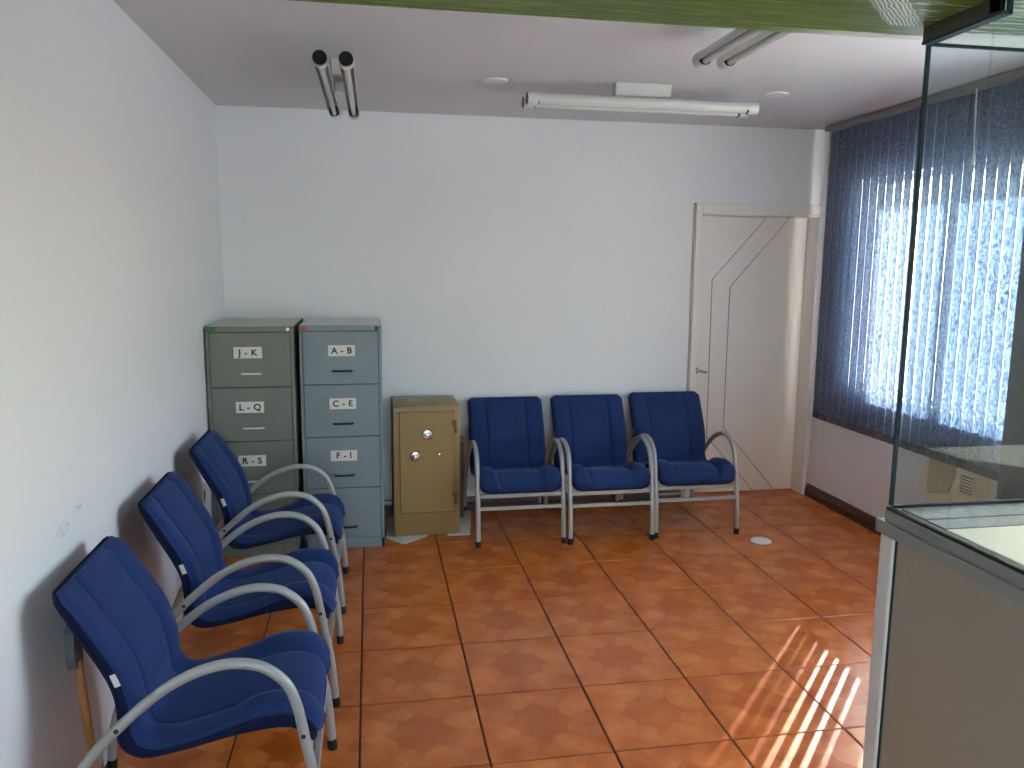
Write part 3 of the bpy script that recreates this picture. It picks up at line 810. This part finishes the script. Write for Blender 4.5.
for x, y, lab in ((1.531, -1.009, 'round white ceiling cover plate at the left end of the crosswise lamp'), (3.071, -1.003, 'round white ceiling cover plate near the door end of the crosswise lamp')):
    bm = bmesh.new(); lathe(bm, [(0.066, 0.0), (0.066, -0.005), (0.060, -0.010), (0.01, -0.012)], 28, (0, 0, 0), 'Z')
    tag(obj('ceiling_cover', bm, M_disc, smooth=35, loc=(x, y, H)), lab, 'cover plate', 'ceiling cover plates')
bm = bmesh.new(); lathe(bm, [(0.062, 0.0), (0.062, 0.003), (0.055, 0.007), (0.01, 0.008)], 28, (0, 0, 0), 'Z')
tag(obj('floor_cover', bm, M_disc, smooth=35, loc=(3.195, -0.887, 0.0)), 'round white cover disc lying on the tiled floor', 'cover plate')

# wall outlet, pole
ot = thing('wall_outlet', 'white electrical outlet plate on the left wall behind the far chair', 'outlet', (0, -0.90, 0.43))
bm = bmesh.new(); box(bm, 0.0, 0.009, -0.038, 0.038, -0.06, 0.06, 0.003, seg=2); obj('plate', bm, M_disc, ot)
bm = bmesh.new(); box(bm, 0.008, 0.011, -0.012, 0.012, -0.025, 0.025, 0.001); obj('socket', bm, M_black, ot)
po = thing('leaning_pole', 'wooden pole with grey plastic head leaning on the left wall behind the nearest chair', 'pole', (0.062, -2.845, 0.0), 0)
bm = bmesh.new(); tube(bm, [(-0.005, 0.035, 0.0), (-0.028, 0.0, 0.50)], 0.0125, 12); obj('shaft', bm, M_wood, po, 50)
bm = bmesh.new()
prism(bm, [(-0.026, 0.485), (0.026, 0.485), (0.034, 0.53), (0.030, 0.60), (0.010, 0.625), (-0.018, 0.615), (-0.032, 0.60), (-0.034, 0.52)], -0.046, -0.022, 'YZ')
hd = obj('plastic_head', bm, M_greyplastic, po)
bm = bmesh.new(); tube(bm, [(-0.0225, 0.002, 0.555), (-0.0205, 0.002, 0.555)], 0.010, 14); obj('hanging_hole', bm, M_black, hd)

# ------------------------------------------------------------------ reception counter with glass screen
gx, gy = 2.177, -3.447
ct = thing('reception_counter', 'reception counter with beige front panel, pale end post and grey ledge', 'counter', (2.6, -4.2, 0))
def cpart(name, bm, m, smooth=None, parent=None):
    o = obj(name, bm, m, parent or ct, smooth)
    if parent is None: o.location = (-2.6-0.077, 4.2-0.1025, 0.035)
    return o
bm = bmesh.new(); box(bm, 2.160, 2.205, -3.485, -3.436, -0.035, 0.985, 0.006, seg=2); cpart('end_post', bm, M_post)
bm = bmesh.new(); box(bm, 2.172, 2.190, -5.6, -3.486, -0.035, 0.985); cpart('front_panel', bm, M_panel)
bm = bmesh.new(); box(bm, 2.166, 2.173, -3.4865, -3.4835, -0.035, 0.98); cpart('panel_seam', bm, M_cabdark)
bm = bmesh.new(); box(bm, 2.206, 4.075, -3.475, -3.452, -0.035, 0.985); cpart('end_panel', bm, M_panel)
bm = bmesh.new(); box(bm, 2.153, 2.235, -5.6, -3.425, 0.986, 1.018, 0.002); cpart('ledge', bm, M_lam_grey)
bm = bmesh.new(); box(bm, 2.236, 4.075, -3.555, -3.425, 0.986, 1.018, 0.003); box(bm, 2.20, 4.075, -3.5345, -3.452, 1.018, 1.047, 0.002); cpart('back_ledge', bm, M_lam_grey)
bm = bmesh.new(); box(bm, 2.20, 4.075, -3.60, -3.5375, 1.018, 1.046, 0.002); cpart('desk_edge', bm, M_lam_grey)
bm = bmesh.new(); box(bm, 2.20, 4.075, -4.02, -3.6015, 1.010, 1.0455, 0.002); cpart('desk_top', bm, M_cream)
scn = thing('glass_screen', 'tall clear glass screen standing on the reception counter', 'glass screen', (gx-0.077, gy-0.1025, 1.085))
def gpart(name, bm, m, parent=None, smooth=None):
    o = obj(name, bm, m, parent or scn, smooth)
    if parent is None: o.location = (-gx, -gy, -1.05)   # parts are drawn in room coordinates
    return o
bm = bmesh.new(); box(bm, 2.156, 2.192, -5.6, gy-0.006, 1.0185, 1.047, 0.002); gpart('base_channel', bm, M_chan)
bm = bmesh.new(); box(bm, 2.157, 2.1725, -5.6, gy-0.006, 1.047, 1.0545, 0.002); gpart('gasket', bm, M_rubber)
def frameless(name, x0, x1, y0, y1, z0, z1):
    return gpart(name, boxes((x0, x1, y0, y1, z0, z1)), M_glass)
frameless('front_pane', 2.173, 2.181, -3.633, gy-0.001, 1.0545, 2.093)
frameless('front_pane', 2.173, 2.181, -5.6, -3.6345, 1.0545, 2.46)
frameless('side_pane', 2.182, 4.075, gy-0.004, gy+0.004, 1.0475, 2.092)
bm = bmesh.new()
box(bm, 2.1715, 2.1815, gy-0.001, gy+0.004, 1.0545, 2.093); gpart('corner_edge', bm, M_glassedge)
bm = bmesh.new(); box(bm, 2.182, 4.075, gy-0.0045, gy+0.0045, 2.092, 2.098); gpart('top_edge', bm, M_glassedge)
bm = bmesh.new(); box(bm, 2.182, 4.075, gy-0.0048, gy+0.0048, 1.0472, 1.0535); gpart('bottom_edge', bm, M_glassedge)
zb = 2.1665-0.035
bm = bmesh.new(); box(bm, 2.162, 2.172, -3.665, gy+0.004, zb-0.031, zb-0.0008, 0.001); box(bm, 2.162, 2.172, -3.665, -3.634, zb-0.0315, 2.50, 0.001)
gpart('top_channel', bm, M_alu_dark)
bm = bmesh.new(); box(bm, 2.160, 2.184, -3.672, gy+0.004, zb-0.038, zb-0.0315, 0.001); box(bm, 2.1725, 2.184, -3.672, -3.666, zb-0.038, 2.50, 0.001)
gpart('channel_lip', bm, M_glassedge)
